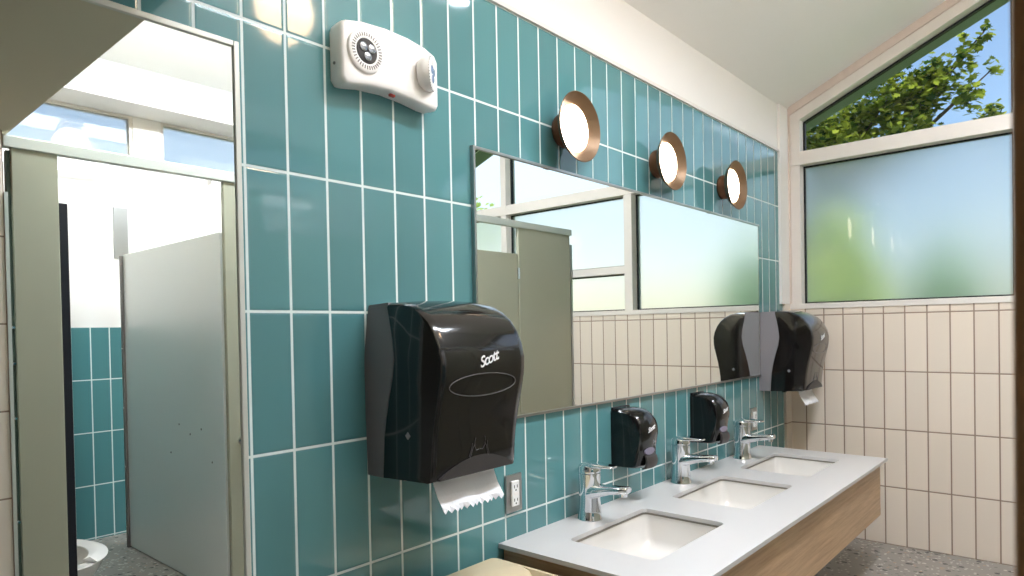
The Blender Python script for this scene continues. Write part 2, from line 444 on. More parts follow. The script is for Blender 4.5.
# clerestory panes over the stalls
cw = MB()
for a, b in ((1.0, 5.06), (5.585, 9.6)):
    for z0_, z1_ in ((3.36, 3.42), (4.22, 4.28)): cw.box(a, b, W - .2, W - .03, z0_, z1_)
    for xx in (a, b - .06): cw.box(xx, xx + .06, W - .2, W - .03, 3.42, 4.22)
fin('window_2', cw, 'frame', **STR)
for a, b in ((1.0, 5.06), (5.585, 9.6)):
    fin('window_pane', MB().box(a + .06, b - .06, W - .13, W - .11, 3.42, 4.22), 'frost', **STR)

# ------------------------------------------------------------------ mirrors
mr = thing('wall_mirror', 'wide mirror with thin steel edge on the teal wall above the sinks', 'mirror', (7.9, 0, -.95))
fin('mirror_glass', MB().box(4.46, 11.40, -.022, -.006, -.94, 1.61), 'mirror', mr)
f = MB()
f.box(4.435, 4.46, -.045, -.0, -.965, 1.635); f.box(4.46, 11.41, -.04, -.0, 1.61, 1.635); f.box(4.46, 11.41, -.04, -.0, -.965, -.94); f.box(11.40, 11.406, -.026, -.0, -.94, 1.61)
fin('mirror_frame', f, 'steel', mr, label='thin brushed steel edge')
fm = thing('full_length_mirror', 'tall full length mirror at the left reflecting the toilet stalls', 'mirror', (1.3, 0, -3.5))
fin('mirror_glass', MB().box(.35, 2.165, -.022, -.006, -3.55, 1.85), 'mirror', fm)
f = MB()
f.box(2.165, 2.205, -.04, -.0, -3.6, 1.89, bev=.006); f.box(.30, .34, -.075, -.0, -3.6, 1.89, bev=.008)
f.box(.34, 2.165, -.04, -.0, 1.85, 1.89, bev=.006); f.box(.34, 2.165, -.075, -.0, -3.6, -3.55, bev=.008)
fin('mirror_frame', f, 'rail', fm, label='polished aluminium edge')

# ------------------------------------------------------------------ vanity
ZC = -2.15
BAS = [(5.26, 6.60), (7.47, 8.65), (9.42, 10.78)]
BAS = [(5.22, 6.68), (7.31, 8.77), (9.38, 10.84)]
BY0, BY1 = -.47, -1.44
def countertop():
    b = MB(); xs0, xs1, y0, y1 = 4.72, 11.37, -.005, -1.97
    zt, zb = ZC, ZC - .044
    holes = [rrect(a, c, BY1, BY0, .07, 3) for a, c in BAS]
    out = [(xs0, y1), (xs1, y1), (xs1, y0), (xs0, y0)]
    for z in (zt, zb):
        tb = bmesh.new(); edges = []
        for loop in [out] + holes:
            vs = [tb.verts.new(P(x, y, z)) for x, y in loop]
            for i in range(len(vs)): edges.append(tb.edges.new((vs[i], vs[(i + 1) % len(vs)])))
        bmesh.ops.triangle_fill(tb, use_beauty=True, use_dissolve=False, edges=edges)
        # triangle_fill may fill holes: drop those
        for fc in list(tb.faces):
            c = fc.calc_center_median()
            for a, cc in BAS:
                if a * S + .001 < c.x < cc * S - .001 and BY1 * S + .001 < c.y < BY0 * S - .001:
                    tb.faces.remove(fc); break
        b.add(tb)
    for loop in [out] + holes:
        b.rings([[(x, y, zb) for x, y in loop], [(x, y, zt) for x, y in loop]], False, False)
    return b
ct = fin('countertop', countertop(), 'counter', label='long white quartz countertop with three rectangular sink cut-outs', category='countertop')
va = thing('vanity_cabinet', 'wall-mounted oak laminate apron box under the white countertop', 'vanity', (8, -1, -3.0))
fin('front_panel', MB().box(4.79, 11.22, -1.90, -1.84, -3.0, ZC - .046, bev=.004, seg=1), 'wood', va)
fin('end_panel', MB().box(4.79, 4.85, -1.84, -.01, -3.0, ZC - .046), 'wood', va)
fin('end_panel', MB().box(11.16, 11.22, -1.84, -.01, -3.0, ZC - .046), 'wood', va)
fin('bottom_panel', MB().box(4.85, 11.16, -1.84, -.01, -3.0, -2.95), 'wood', va)
def basin(a, c):
    b = MB(); rs = []
    for z, ins, r in ((ZC - .045, -.05, .1), (ZC - .045, .006, .07), (ZC - .12, .006, .08), (ZC - .32, .03, .12), (ZC - .40, .07, .16), (ZC - .445, .16, .2), (ZC - .455, .34, .1)):
        rs.append([(x, y, z) for x, y in rrect(a + ins, c - ins, BY1 + ins, BY0 - ins, r, 5)])
    b.rings(rs, cap0=False)
    return b
bl = ['white undermount sink basin nearest the large towel dispenser, front of the row', 'white undermount sink basin in the middle of the countertop', 'white undermount sink basin farthest away by the beige wall']
for k, (a, c) in enumerate(BAS):
    t_ = thing('sink_basin', bl[k], 'sink', ((a + c) / 2, (BY0 + BY1) / 2, ZC - .48), 'undermount sinks in the countertop')
    fin('bowl', basin(a, c), 'basin', t_, smooth=60)
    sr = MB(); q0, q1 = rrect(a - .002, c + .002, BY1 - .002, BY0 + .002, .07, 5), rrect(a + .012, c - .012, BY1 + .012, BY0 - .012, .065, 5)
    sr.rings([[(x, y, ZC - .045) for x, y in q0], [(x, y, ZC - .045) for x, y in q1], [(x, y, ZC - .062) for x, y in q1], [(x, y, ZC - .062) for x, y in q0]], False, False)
    fin('rim_shadow_ring', sr, 'rim_shadow', t_, label='thin grey brown ring painting the rim shadow in the joint under the stone')  # rim shadow at the undermount gap, painted as a grey ring
    fin('drain', MB().lathe((a + c) / 2, -.95, ZC - .4545, 'z', [(0, .09), (.008, .09), (.012, .075), (.006, .03)], 24), 'chrome', t_, smooth=True)
# faucet
def faucet(cx, label):
    t_ = thing('faucet', label, 'faucet', (cx, -.22, ZC), 'chrome faucets behind the sinks')
    b = MB().lathe(cx, -.22, ZC, 'z', [(0, .138), (.012, .138), (.02, .132), (.10, .125), (.22, .115), (.34, .118), (.42, .122), (.50, .124)], 36)
    fin('faucet_body', b, 'chrome', t_, smooth=50)
    # spout: flattened loft running forward
    rs = []
    for y, zc, hw, hh in ((-.20, -1.86, .115, .10), (-.28, -1.845, .112, .085), (-.38, -1.825, .100, .062), (-.50, -1.80, .088, .048), (-.62, -1.785, .078, .042), (-.70, -1.775, .07, .038), (-.715, -1.775, .055, .028)):
        rs.append([(cx + hw * math.copysign(abs(math.cos(a)) ** .7, math.cos(a)), y, zc + hh * math.copysign(abs(math.sin(a)) ** .7, math.sin(a))) for a in [2 * math.pi * i / 20 for i in range(20)]])
    fin('spout', MB().rings(rs), 'chrome', t_, smooth=50)
    fin('aerator', MB().lathe(cx, -.645, -1.85, 'z', [(0, .045), (.05, .045)], 18), 'chrome', t_, smooth=50)
    fin('faucet_cap', MB().lathe(cx, -.22, ZC + .50, 'z', [(0, .105), (.012, .105), (.012, .124), (.03, .126), (.075, .122), (.09, .11)], 36), 'chrome', t_, smooth=40)
    rs = []
    for y, zc, hw, hh in ((-.13, -1.575, .07, .022), (-.22, -1.560, .105, .032), (-.32, -1.556, .100, .028), (-.44, -1.556, .085, .020), (-.52, -1.555, .072, .014), (-.545, -1.555, .05, .010)):
        rs.append([(cx + hw * math.copysign(abs(math.cos(a)) ** .6, math.cos(a)), y, zc + hh * math.copysign(abs(math.sin(a)) ** .6, math.sin(a))) for a in [2 * math.pi * i / 20 for i in range(20)]])
    fin('lever_handle', MB().rings(rs), 'chrome', t_, smooth=50)
    return t_
fx = [5.96, 8.08, 10.12]
F0 = faucet(fx[0], 'chrome single-lever faucet at the nearest sink')
dup(F0, (fx[1] - fx[0], 0, 0), 'chrome single-lever faucet at the middle sink, right of the first soap dispenser')
dup(F0, (fx[2] - fx[0], 0, 0), 'chrome single-lever faucet at the farthest sink near the beige wall')

# ------------------------------------------------------------------ lettering helper
def text_mesh(s, size, loc, ux, uz, mat, parent, name='logo', shear=.35, bold=.012, depth=.002, weight=None):
    """flat lettering mesh: baseline along ux, up along uz (unit vectors), loc tile units"""
    cu = bpy.data.curves.new('txt', 'FONT'); cu.body = s; cu.size = 1.0; cu.shear = shear; cu.offset = bold; cu.align_x = 'CENTER'; cu.align_y = 'CENTER'; cu.extrude = 0.02
    cu.space_character = .86
    ob = bpy.data.objects.new('txt', cu); col.objects.link(ob)
    dg = bpy.context.evaluated_depsgraph_get(); dg.update()
    me = bpy.data.meshes.new_from_object(ob.evaluated_get(dg))
    bpy.data.objects.remove(ob); bpy.data.curves.remove(cu)
    ux = Vector(ux).normalized(); uz = Vector(uz).normalized(); n = ux.cross(uz).normalized()
    org = Vector((0, 0, 0)); q = parent
    while q is not None: org = org + q.location; q = q.parent
    base = P(*loc) - org
    for v in me.vertices:
        c = v.co.copy(); v.co = base + (ux * c.x + uz * c.y) * size * S + n * c.z * .1 * S
    me.name = name
    o = bpy.data.objects.new(name, me); col.objects.link(o); me.materials.clear(); me.materials.append(M[mat]); o.parent = parent
    return o

# ------------------------------------------------------------------ paper towel dispensers
PROF = [(-.28, .145), (-.45, .142), (-.56, .115), (-.66, .065), (-.745, .0), (-.81, -.085), (-.86, -.19), (-.885, -.30), (-.88, -.42), (-.85, -.56), (-.81, -.72), (-.78, -.88), (-.765, -1.0), (-.755, -1.15), (-.745, -1.18)]
SC = [(-.28, .145), (-.30, .0), (-.33, -.15), (-.345, -.29), (-.325, -.43), (-.28, -.58), (-.24, -.74), (-.21, -.90), (-.185, -1.215)]
def towel(cx0, cx1, label):
    t_ = thing('paper_towel_dispenser', label, 'paper towel dispenser', ((cx0 + cx1) / 2, 0, -1.2), 'black paper towel dispensers')
    # rear housing (visible charcoal strip with an S-shaped front edge)
    rs = []
    for k_ in range(len(SC) * 3 - 2):
        i_, f_ = divmod(k_, 3); f_ /= 3
        p_, q_ = SC[i_], SC[min(i_ + 1, len(SC) - 1)]
        y_, z_ = p_[0] + (q_[0] - p_[0]) * f_, p_[1] + (q_[1] - p_[1]) * f_
        o_ = .055 * max(0, (z_ + .35) / .5) ** 1.6 + .012 * max(0, (-.7 - z_) / .5)
        zw = z_ if k_ else .135
        rs.append([(cx0 + o_ - .012, -.0, zw), (cx1 - o_ + .012, -.0, zw), (cx1 - o_ * .3, y_, z_), (cx0 + o_ * .3, y_, z_)])
    fin('rear_housing', MB().rings(rs), 'greyplastic', t_, smooth=40)
    cv = PROF + [(-.30, -1.215)] + [(a - .006, b) for a, b in SC[::-1]]
    b = MB(); n = len(PROF)
    # cover: profile lofted across the width, shoulders rounded at both sides
    xs = [(cx0 + .004, .035), (cx0 + .012, .018), (cx0 + .035, .004), (cx0 + .08, .0), ((cx0 * 3 + cx1) / 4, -.012), ((cx0 + cx1) / 2, -.018), ((cx0 + cx1 * 3) / 4, -.012), (cx1 - .08, 0), (cx1 - .035, .004), (cx1 - .012, .018), (cx1 - .004, .035)]
    rs = []
    for x, ins in xs:
        ring = []
        for i, (y, z) in enumerate(PROF):
            p0, p1 = PROF[max(0, i - 1)], PROF[min(n - 1, i + 1)]
            tx, tz = p1[0] - p0[0], p1[1] - p0[1]; l = math.hypot(tx, tz)
            nx, nz = -tz / l, tx / l            # points inward
            if i == 0: nx, nz = 0, -1
            ring.append((x, y + abs(nx) * ins, z - abs(nz) * ins))
        ring += [(x, -.30, -1.218 + ins * .3)] + [(x, a - .006, b_) for a, b_ in SC[::-1][:-1]]
        rs.append(ring)
    b.rings(rs)
    fin('front_cover', b, 'smoke', t_, smooth=32)
    w = cx1 - cx0; mx = (cx0 + cx1) / 2
    def fy(z):
        for (y0, z0_), (y1, z1_) in zip(PROF, PROF[1:]):
            if z1_ <= z <= z0_: return y0 + (y1 - y0) * (z0_ - z) / (z0_ - z1_)
        return -.75
    # embossed oval on the cover
    pts = []
    for i in range(49):
        a = 2 * math.pi * i / 48; zz = -.49 + .085 * math.sin(a); pts.append((mx - .035 + .36 * math.cos(a), fy(zz) - .017, zz))
    fin('embossed_oval', MB().tube(pts, .0035, 6), 'emboss', t_, label='embossed oval outline')
    # arched lower lip
    rs = []
    for i in range(17):
        u = i / 16; x = cx0 + .07 + (w - .14) * u; zt = -1.165 + .125 * math.sin(math.pi * u) ** .8
        rs.append([(x, fy(zt) - .021, zt), (x, fy(-1.17) - .024, -1.178), (x, -.62, -1.20), (x, -.62, -1.17)])
    fin('lower_lip', MB().rings(rs), 'lip', t_, smooth=40, label='arched grey lower lip')
    # two little pulling hands
    hd = MB()
    for s_ in (-1, 1):
        hx = mx + s_ * .035
        for q in ([(0, 0), (.02, .03), (.022, .07), (.015, .10)], [(.02, .05), (.04, .02), (.055, -.03), (.07, -.06)], [(.045, .06), (.055, .01), (.075, -.04)], [(0, 0), (-.03, .005)]):
            hd.tube([(hx + s_ * a, fy(-1.0 + c) - .02, -1.0 + c) for a, c in q], .0028, 5)
    fin('hands_icon', hd, 'emboss', t_, label='small line drawing of two hands')
    d = Vector((1, 0, .42)).normalized()
    text_mesh('Scott', .115, (mx - .005, fy(-.30) - .022, -.30), (1, 0, .30), (-.30, -.03, 1), 'logo', t_)
    # key lock and hub visible through the side
    fin('side_latch', MB().lathe(cx0 + .001, -.50, -.86, 'x', [(0, .03), (-.006, .026)], 4), 'greyplastic', t_)
    fin('key_lock', MB().lathe(mx - .1, -.2, .133, 'z', [(0, .02), (.03, .018)], 12), 'blacksoft', t_)
    fin('bottom_tab', MB().box(cx0 + .12, cx0 + .18, -.40, -.34, -1.235, -1.19), 'blacksoft', t_)
    # serrated sheet of paper
    rs = []
    nseg = 24; x_0, x_1 = cx0 + .15, cx1 - .13
    base_ = []
    rows = [(-.60, -1.16), (-.61, -1.24), (-.65, -1.33), (-.70, -1.40)]
    top = []
    for y, z in rows:
        base_.append([(x_0 + (x_1 - x_0) * i / nseg + (.07 if 0 else 0), y + .012 * math.sin(i * .5), z) for i in range(nseg + 1)])
    zz = [(x_0 + (x_1 - x_0) * i / nseg, -.715 + .01 * math.sin(i), -1.425 - (.028 if i % 2 else 0)) for i in range(nseg + 1)]
    base_.append(zz)
    pb = MB(); front = [[pb.v(*p) for p in r] for r in base_]; back = [[pb.v(p[0], p[1] + .006, p[2]) for p in r] for r in base_]
    for G in (front, back):
        for a, c in zip(G, G[1:]):
            for i in range(nseg): pb.face((a[i], a[i + 1], c[i + 1], c[i]))
    for i in range(nseg): pb.face((front[-1][i], front[-1][i + 1], back[-1][i + 1], back[-1][i]))
    for k in (0, nseg):
        for a in range(len(front) - 1): pb.face((front[a][k], front[a + 1][k], back[a + 1][k], back[a][k]))
    fin('paper_towel', pb, 'paper', t_, label='white sheet with a saw-toothed edge')
    return t_
towel(3.21, 4.15, 'large black paper towel dispenser in the foreground with white sheet hanging out')
towel(11.425, 12.365, 'far black paper towel dispenser in the corner beside the beige wall')

# ------------------------------------------------------------------ soap dispensers
SP = [(-.0, -1.06), (-.15, -1.055), (-.27, -1.075), (-.345, -1.115), (-.40, -1.18), (-.425, -1.26), (-.43, -1.34), (-.415, -1.42), (-.40, -1.50), (-.395, -1.60)]
def soap(cx, label):
    t_ = thing('soap_dispenser', label, 'soap dispenser', (cx + .2, 0, -1.75), 'black soap dispensers between the faucets')
    w = .40
    fin('back_plate', MB().box(cx + .008, cx + w - .008, -.035, 0, -1.745, -1.035, bev=.01), 'blacksoft', t_)
    full = SP + [(-.36, -1.70), (-.30, -1.735), (0, -1.745)]
    rs = []
    n = len(full)
    for x, ins in ((cx, .03), (cx + .012, .012), (cx + .04, .0), (cx + .1, -.014), (cx + .2, -.022), (cx + .3, -.014), (cx + w - .04, .0), (cx + w - .012, .012), (cx + w, .03)):
        ring = []
        for i, (y, z) in enumerate(full):
            yy = min(0, y + ins) if y < -.01 else y
            zz = z - ins * .8 if i < 5 else (z + ins * .5 if i > n - 3 else z)
            ring.append((x, yy, zz))
        rs.append(ring)
    fin('cover', MB().rings(rs), 'black', t_, smooth=34)
    # push lever: curved tongue at the bottom front
    rs = []
    for y, z, hw in ((-.405, -1.575, .10), (-.437, -1.60, .115), (-.447, -1.65, .12), (-.44, -1.70, .12), (-.425, -1.735, .11), (-.38, -1.745, .10)):
        rs.append([(cx + .2 - hw, y, z), (cx + .2, y - .016, z), (cx + .2 + hw, y, z), (cx + .2 + hw, y + .03, z + .01), (cx + .2 - hw, y + .03, z + .01)])
    fin('push_lever', MB().rings(rs), 'lip', t_, smooth=40)
    ring = [(cx + .175 + .105 * math.cos(a), 0, -1.535 + .042 * math.sin(a)) for a in [2 * math.pi * i / 32 for i in range(32)]]
    fin('level_window', MB().rings([[(x, -.405, z) for x, y, z in ring], [(x, -.428, z) for x, y, z in ring]]), 'oval', t_, label='oval grey level window')
    text_mesh('Scott', .088, (cx + .165, -.455, -1.27), (1, 0, .26), (-.26, -.1, 1), 'logo', t_, bold=0.0)
    return t_
soap(6.74, 'black soap dispenser between the nearest faucet and the middle faucet')
soap(8.81, 'black soap dispenser between the middle faucet and the farthest faucet')

# ------------------------------------------------------------------ outlets
def outlet(cx, cz, label):
    t_ = thing('wall_outlet', label, 'outlet', (cx, 0, cz - .19), 'electrical outlets on the teal wall')
    fin('cover_plate', MB().box(cx - .118, cx + .118, -.03, 0, cz - .188, cz + .188, bev=.01), 'steel', t_, label='brushed steel plate')
    r_ = fin('receptacle', MB().box(cx - .055, cx + .055, -.05, -.025, cz - .125, cz + .125, bev=.008), 'outletwhite', t_, label='white double socket')
    for s_ in (-1, 1):
        sl = MB(); zc = cz + s_ * .066
        sl.box(cx - .027, cx - .018, -.0515, -.049, zc - .012, zc + .018); sl.box(cx + .016, cx + .025, -.0515, -.049, zc - .010, zc + .018)
        sl.lathe(cx, -.0515, zc - .032, 'y', [(0, .009), (.002, .009)], 10)
        fin('socket_slots', sl, 'slot', r_)
    fin('test_button', MB().box(cx - .03, cx + .03, -.056, -.049, cz - .014, cz + .014, bev=.003, seg=1), 'whiteplastic', r_)
    return t_
O0 = outlet(4.94, -1.70, 'outlet with steel cover plate right of the foreground towel dispenser')
dup(O0, (6.17, 0, .03), 'outlet with steel cover plate behind the farthest faucet')

# ------------------------------------------------------------------ emergency light
el = thing('emergency_light', 'white two-headed emergency light on the teal wall at the top left', 'emergency light', (3.4, 0, 1.8))
def em_out(k):   # outline (x,z): arched top and concave bottom
    top = [(2.95, 2.25), (2.99, 2.27), (3.12, 2.30), (3.35, 2.32), (3.58, 2.315), (3.76, 2.29), (3.87, 2.25), (3.90, 2.20)]
    bot = [(3.90, 1.83), (3.88, 1.795), (3.80, 1.795), (3.62, 1.82), (3.40, 1.835), (3.17, 1.82), (3.01, 1.79), (2.965, 1.79), (2.935, 1.83)]
    pts = [(2.935, 2.21)] + top + bot
    c = (3.43, 2.06)
    return [(c[0] + (x - c[0]) * (1 - k * .6), c[1] + (z - c[1]) * (1 - k)) for x, z in pts]
b = MB(); o_ = em_out(0)
b.rings([[(x, 0, z) for x, z in em_out(.03)], [(x, -.09, z) for x, z in em_out(.0)], [(x, -.14, z) for x, z in em_out(.0)], [(x, -.158, z) for x, z in em_out(.025)], [(x, -.168, z) for x, z in em_out(.08)], [(x, -.17, z) for x, z in em_out(.3)]])
fin('housing', b, 'whiteplastic', el, smooth=45)
for lx, lz, tag in ((3.14, 2.065, 0), (3.76, 2.06, 1)):
    hd = MB(); y = -.17
    # left lamp faces the room, right lamp is turned toward the far end
    rot = Matrix.Identity(4)
    h = MB().lathe(0, 0, 0, 'y', [(.03, .165), (0.0, .165), (-.02, .158), (-.03, .14), (-.026, .10)], 40) if tag == 0 else MB().lathe(0, 0, 0, 'y', [(.08, .10), (.04, .135), (0, .14), (-.03, .135), (-.04, .12), (-.034, .10)], 40)
    g_ = MB()
    for i in range(36):
        a = 2 * math.pi * i / 36
        ca, sa = math.cos(a), math.sin(a)
        p = [(r_ * ca + t_ * -sa, -.0315, r_ * sa + t_ * ca) for r_, t_ in ((.112, -.004), (.140, -.004), (.140, .004), (.112, .004))]
        g_.rings([p, [(q[0], -.027, q[2]) for q in p]])
    ln = MB().lathe(0, 0, 0, 'y', [(.0, .098), (-.025, .098), (-.032, .09)], 32)
    le = MB()
    for i in range(3):
        a = math.radians(90 + 120 * i)
        le.lathe(.044 * math.cos(a), -.034, -.044 * math.sin(a), 'y', [(.004, .034), (-.006, .034), (-.012, .022)], 18)
    R_ = Matrix.Translation(P(lx, y, lz)) @ (Matrix.Rotation(math.radians(38), 4, 'Z') @ Matrix.Rotation(math.radians(0), 4, 'X') if tag else Matrix.Identity(4))
    if tag: R_ = Matrix.Translation(Vector((0, -.03 * S, 0))) @ R_
    for q in (h, g_, ln, le):
        bmesh.ops.transform(q.bm, matrix=R_ @ Matrix.Translation(-P(0, 0, 0)), verts=q.bm.verts)
    hh = fin('lamp_head', h, 'whiteplastic', el, smooth=40)
    fin('vent_slots', g_, 'greyring', hh)
    fin('reflector', ln, 'lens' if not tag else 'bluelens', hh, smooth=40)
    fin('bulbs', le, 'reflector' if not tag else 'bluelens', hh, smooth=40)
fin('test_button', MB().box(3.42, 3.47, -.12, -.09, 1.815, 1.838, bev=.004), 'red', el, label='small red test light')
fin('side_screw', MB().lathe(2.933, -.07, 1.95, 'x', [(.0, .012), (-.006, .012)], 12), 'greyring', el)

# ------------------------------------------------------------------ sconces
def sconce(cx, cz, label):
    t_ = thing('wall_sconce', label, 'wall light', (cx, 0, cz - .37), 'bronze disc sconces above the mirror')
    fin('base', MB().lathe(cx, 0, cz, 'y', [(0, .165), (-.02, .18), (-.055, .185), (-.09, .18), (-.15, .17)], 40), 'bronzebase', t_, smooth=35)
    R_ = .372; b = MB()
    b.lathe(cx, 0, cz, 'y', [(-.14, .17), (-.155, .25), (-.185, .30), (-.262, R_), (-.268, R_ - .006), (-.262, R_ - .012), (-.19, .285), (-.172, .262), (-.165, .255)], 56, cap0=False, cap1=False)
    fin('shade', b, 'bronze', t_, smooth=35)
    fin('diffuser', MB().lathe(cx, 0, cz, 'y', [(-.168, .250), (-.185, .250), (-.192, .24), (-.195, .2)], 48), 'diffuser', t_, smooth=60, label='glowing white disc')
    return t_
S0 = sconce(5.85, 2.06, 'lit bronze dish sconce nearest the emergency light, first of the row')
dup(S0, (2.06, 0, 0), 'lit bronze dish sconce in the middle of the row above the mirror')
dup(S0, (4.12, 0, 0), 'lit bronze dish sconce farthest right, nearest the end window')

# ------------------------------------------------------------------ toilet stalls
st = thing('toilet_stall_partition', 'greige toilet partition under an aluminium headrail, seen reflected in both mirrors', 'toilet partition', (7, -5.05, FL))
YF = -5.10
def panel(name, x0, x1, y0, y1, z0, z1, mat='partition', **k): return fin(name, MB().box(x0, x1, y0, y1, z0, z1, bev=.008, seg=1), mat, st, **k)
hr = MB().box(1.93, L, YF - .05, YF + .06, 2.12, 2.26, bev=.01, seg=2)
fin('headrail', hr, 'rail', st, label='aluminium rail along the tops of the stalls')
for a, b in ((2.01, 2.47), (4.49, 5.15), (7.35, 8.0), (10.97, 12.84)):
    panel('pilaster', a, b, YF - .04, YF + .04, FL + .02, 2.13)
panel('side_panel', 7.64, 7.72, W + .02, YF - .04, FL + .06, 1.42, 'sidepanel')
sp_ = fin('side_panel', MB().box(4.46, 4.54, -8.93, YF - .045, FL + .02, 1.40, bev=.006, seg=1), 'sidepanel', st, label='light grey side panel of the open stall')
bt = MB()
for y, z in ((-6.691, -1.495), (-6.29, -1.619), (-5.896, -1.508), (-7.031, -1.981), (-5.553, -1.971)):
    bt.lathe(4.461, y, z, 'x', [(.0, .017), (-.004, .014)], 10)
fin('screw_holes', bt, 'slot', sp_, label='five small dark screw holes')
fin('wall_bracket', MB().box(4.42, 4.54, -9.0, -8.935, FL, 1.38), 'greyring', st, label='dark grey bracket along the far edge of the side panel')
bt = MB()
for z in (.75, -.306, -1.382, -2.446, -3.544): bt.lathe(4.42, -8.965, z, 'x', [(0, .022), (-.015, .016)], 12)
fin('bracket_screws', bt, 'chrome', st)
fin('wall_plate', MB().box(4.66, 4.91, W, W + .03, 1.44, 2.43), 'steel', st, label='steel plate on the white wall')
bk = MB()
for z in (.05, -.37, -1.0, -2.2, -3.1): bk.lathe(1.985, YF + .05, z, 'y', [(0, .02), (.02, .014)], 10)
fin('bracket_screws', bk, 'chrome', st)
fin('wall_bracket', MB().box(1.967, 2.02, YF - .09, YF - .01, FL + .02, 2.1, bev=.005, seg=1), 'bracketgreen', st, label='narrow green grey bracket beside the first pilaster')
# doors: a shade-coloured edge strip beside the first pilaster, one shut, one at the end
fin('shaded_edge', MB().box(2.475, 2.565, YF - .10, YF + .02, FL + .2, 1.55, bev=.006, seg=1), 'shadededge', st, label='panel edge beside the pilaster with its shade painted dark')  # panel edge strip, its shade put into the near-black colour
for a, b in ((5.18, 7.32), (8.03, 10.94)):
    d = panel('door', a, b, YF - .035, YF + .035, FL + .2, 1.55)
    fin('hinge', MB().box(b - .03, b + .05, YF + .03, YF + .06, 1.0, 1.25, bev=.01), 'chrome', d)
    fin('door_latch', MB().box(a + .06, a + .22, YF + .03, YF + .07, -1.0, -.8, bev=.01), 'chrome', d)
fin('wall_bracket', MB().box(12.84, L, YF - .06, YF + .06, FL + .05, 1.9), 'steel', st)
fin('coat_knob', MB().lathe(4.66, YF + .04, -1.62, 'y', [(0, .03), (.03, .03), (.035, .06), (.075, .062), (.09, .045)], 24), 'chrome', st, smooth=40)

# toilet
tl = thing('toilet', 'white toilet with open-front seat inside the stall, seen in the tall mirror', 'toilet', (2.72, -7.0, FL))
tx, ty, tz = 2.70, -6.45, -3.07
def oval(rx, ryf, ryb, z, cx=tx, cy=ty, n=40, a0=0, a1=360):
    out = []
    for i in range(n if a1 - a0 == 360 else n + 1):
        a = math.radians(a0 + (a1 - a0) * i / n); out.append((cx + rx * math.cos(a), cy + (ryb if math.sin(a) < 0 else ryf) * math.sin(a), z))
    return out
bw = MB().rings([oval(.30, .35, .6, FL), oval(.28, .30, .55, FL + .15), oval(.34, .42, .62, FL + .4), oval(.50, .72, .70, tz - .15), oval(.54, .80, .72, tz - .04), oval(.53, .79, .71, tz - .02), oval(.40, .62, .52, tz - .03), oval(.34, .52, .45, tz - .2), oval(.18, .25, .2, tz - .42)])
fin('bowl', bw, 'basin', tl, smooth=50)
# seat ring open at the front (front is +y, toward the vanity)
outer = []; inner = []
for i in range(41):
    a = math.radians(90 + 27 + 306 * i / 40)
    ry = .84 if math.sin(a) > 0 else .74
    outer.append((tx + .57 * math.cos(a), ty + ry * math.sin(a))); ry2 = .60 if math.sin(a) > 0 else .5
    inner.append((tx + .34 * math.cos(a), ty + ry2 * math.sin(a)))
rs = [[(o[0], o[1], tz), ((o[0] + i[0]) / 2, (o[1] + i[1]) / 2, tz + .055), (i[0], i[1], tz + .01), (i[0], i[1], tz - .01), (o[0], o[1], tz - .01)] for o, i in zip(outer, inner)]
fin('toilet_seat', MB().rings(rs), 'whiteplastic', tl, smooth=60)
# linear lights on the wall over the stalls
def linear(x0, x1, label):
    t_ = thing('linear_light', label, 'light fixture', ((x0 + x1) / 2, W, 3.0), 'linear lights on the wall inside the stalls')
    fin('light_housing', MB().box(x0, x1, W, W + .22, 3.12, 3.3, bev=.01), 'whiteplastic', t_)
    fin('light_lens', MB().box(x0 + .05, x1 - .05, W + .04, W + .34, 3.0, 3.12, bev=.02), 'linear', t_, label='glowing lens')
linear(1.9, 4.55, 'white linear light under the clerestory in the open stall, reflected in tall mirror')
linear(6.5, 9.0, 'white linear light on the wall right of the open stall, reflected behind the pilaster')
# ceiling globes along the ridge
def globe(x, label):
    t_ = thing('ceiling_light', label, 'ceiling light', (x, -5.0, 4.4))
    fin('canopy', MB().lathe(x, -5.0, 6.0, 'z', [(0, .2), (.12, .22), (.2, .1)], 32), 'bronze', t_, smooth=40)
    fin('rod', MB().lathe(x, -5.0, 5.2, 'z', [(0, .03), (.85, .03)], 12), 'bronze', t_)
    fin('globe', MB().lathe(x, -5.0, 4.82, 'z', [(-.42 * math.cos(math.pi * i / 16), max(.02, .42 * math.sin(math.pi * i / 16))) for i in range(17)], 32), 'globe', t_, smooth=80)
    return t_
def flush(x0, x1, label):  # unseen panel light, added to brighten the room
    y0_, y1_ = -3.55, -4.25
    t_ = thing('ceiling_light', label, 'ceiling light', ((x0 + x1) / 2, -3.9, 5.4), 'unseen fill panel lights added on the sloping ceiling')
    cz = lambda y: 3.95 + .456 * -y
    b = MB().prism([(y0_, cz(y0_) + .0), (y1_, cz(y1_) + .0), (y1_ , cz(y1_) - .10), (y0_, cz(y0_) - .10)], 'x', x0, x1)
    fin('light_housing', b, 'whiteplastic', t_)
    b = MB().prism([(y0_ - .05, cz(y0_ - .05) - .09), (y1_ + .05, cz(y1_ + .05) - .09), (y1_ + .05, cz(y1_ + .05) - .13), (y0_ - .05, cz(y0_ - .05) - .13)], 'x', x0 + .05, x1 - .05)
    fin('light_lens', b, 'panel', t_, label='glowing lens of the added fill panel')
flush(3.4, 5.5, 'unseen fill panel light added on the ceiling slope above the towel dispenser')
flush(6.0, 8.1, 'unseen fill panel light added on the ceiling slope above the first two sconces')
globe(5.45, 'warm globe pendant hung from the ridge, glinting in the teal tiles at the top left')

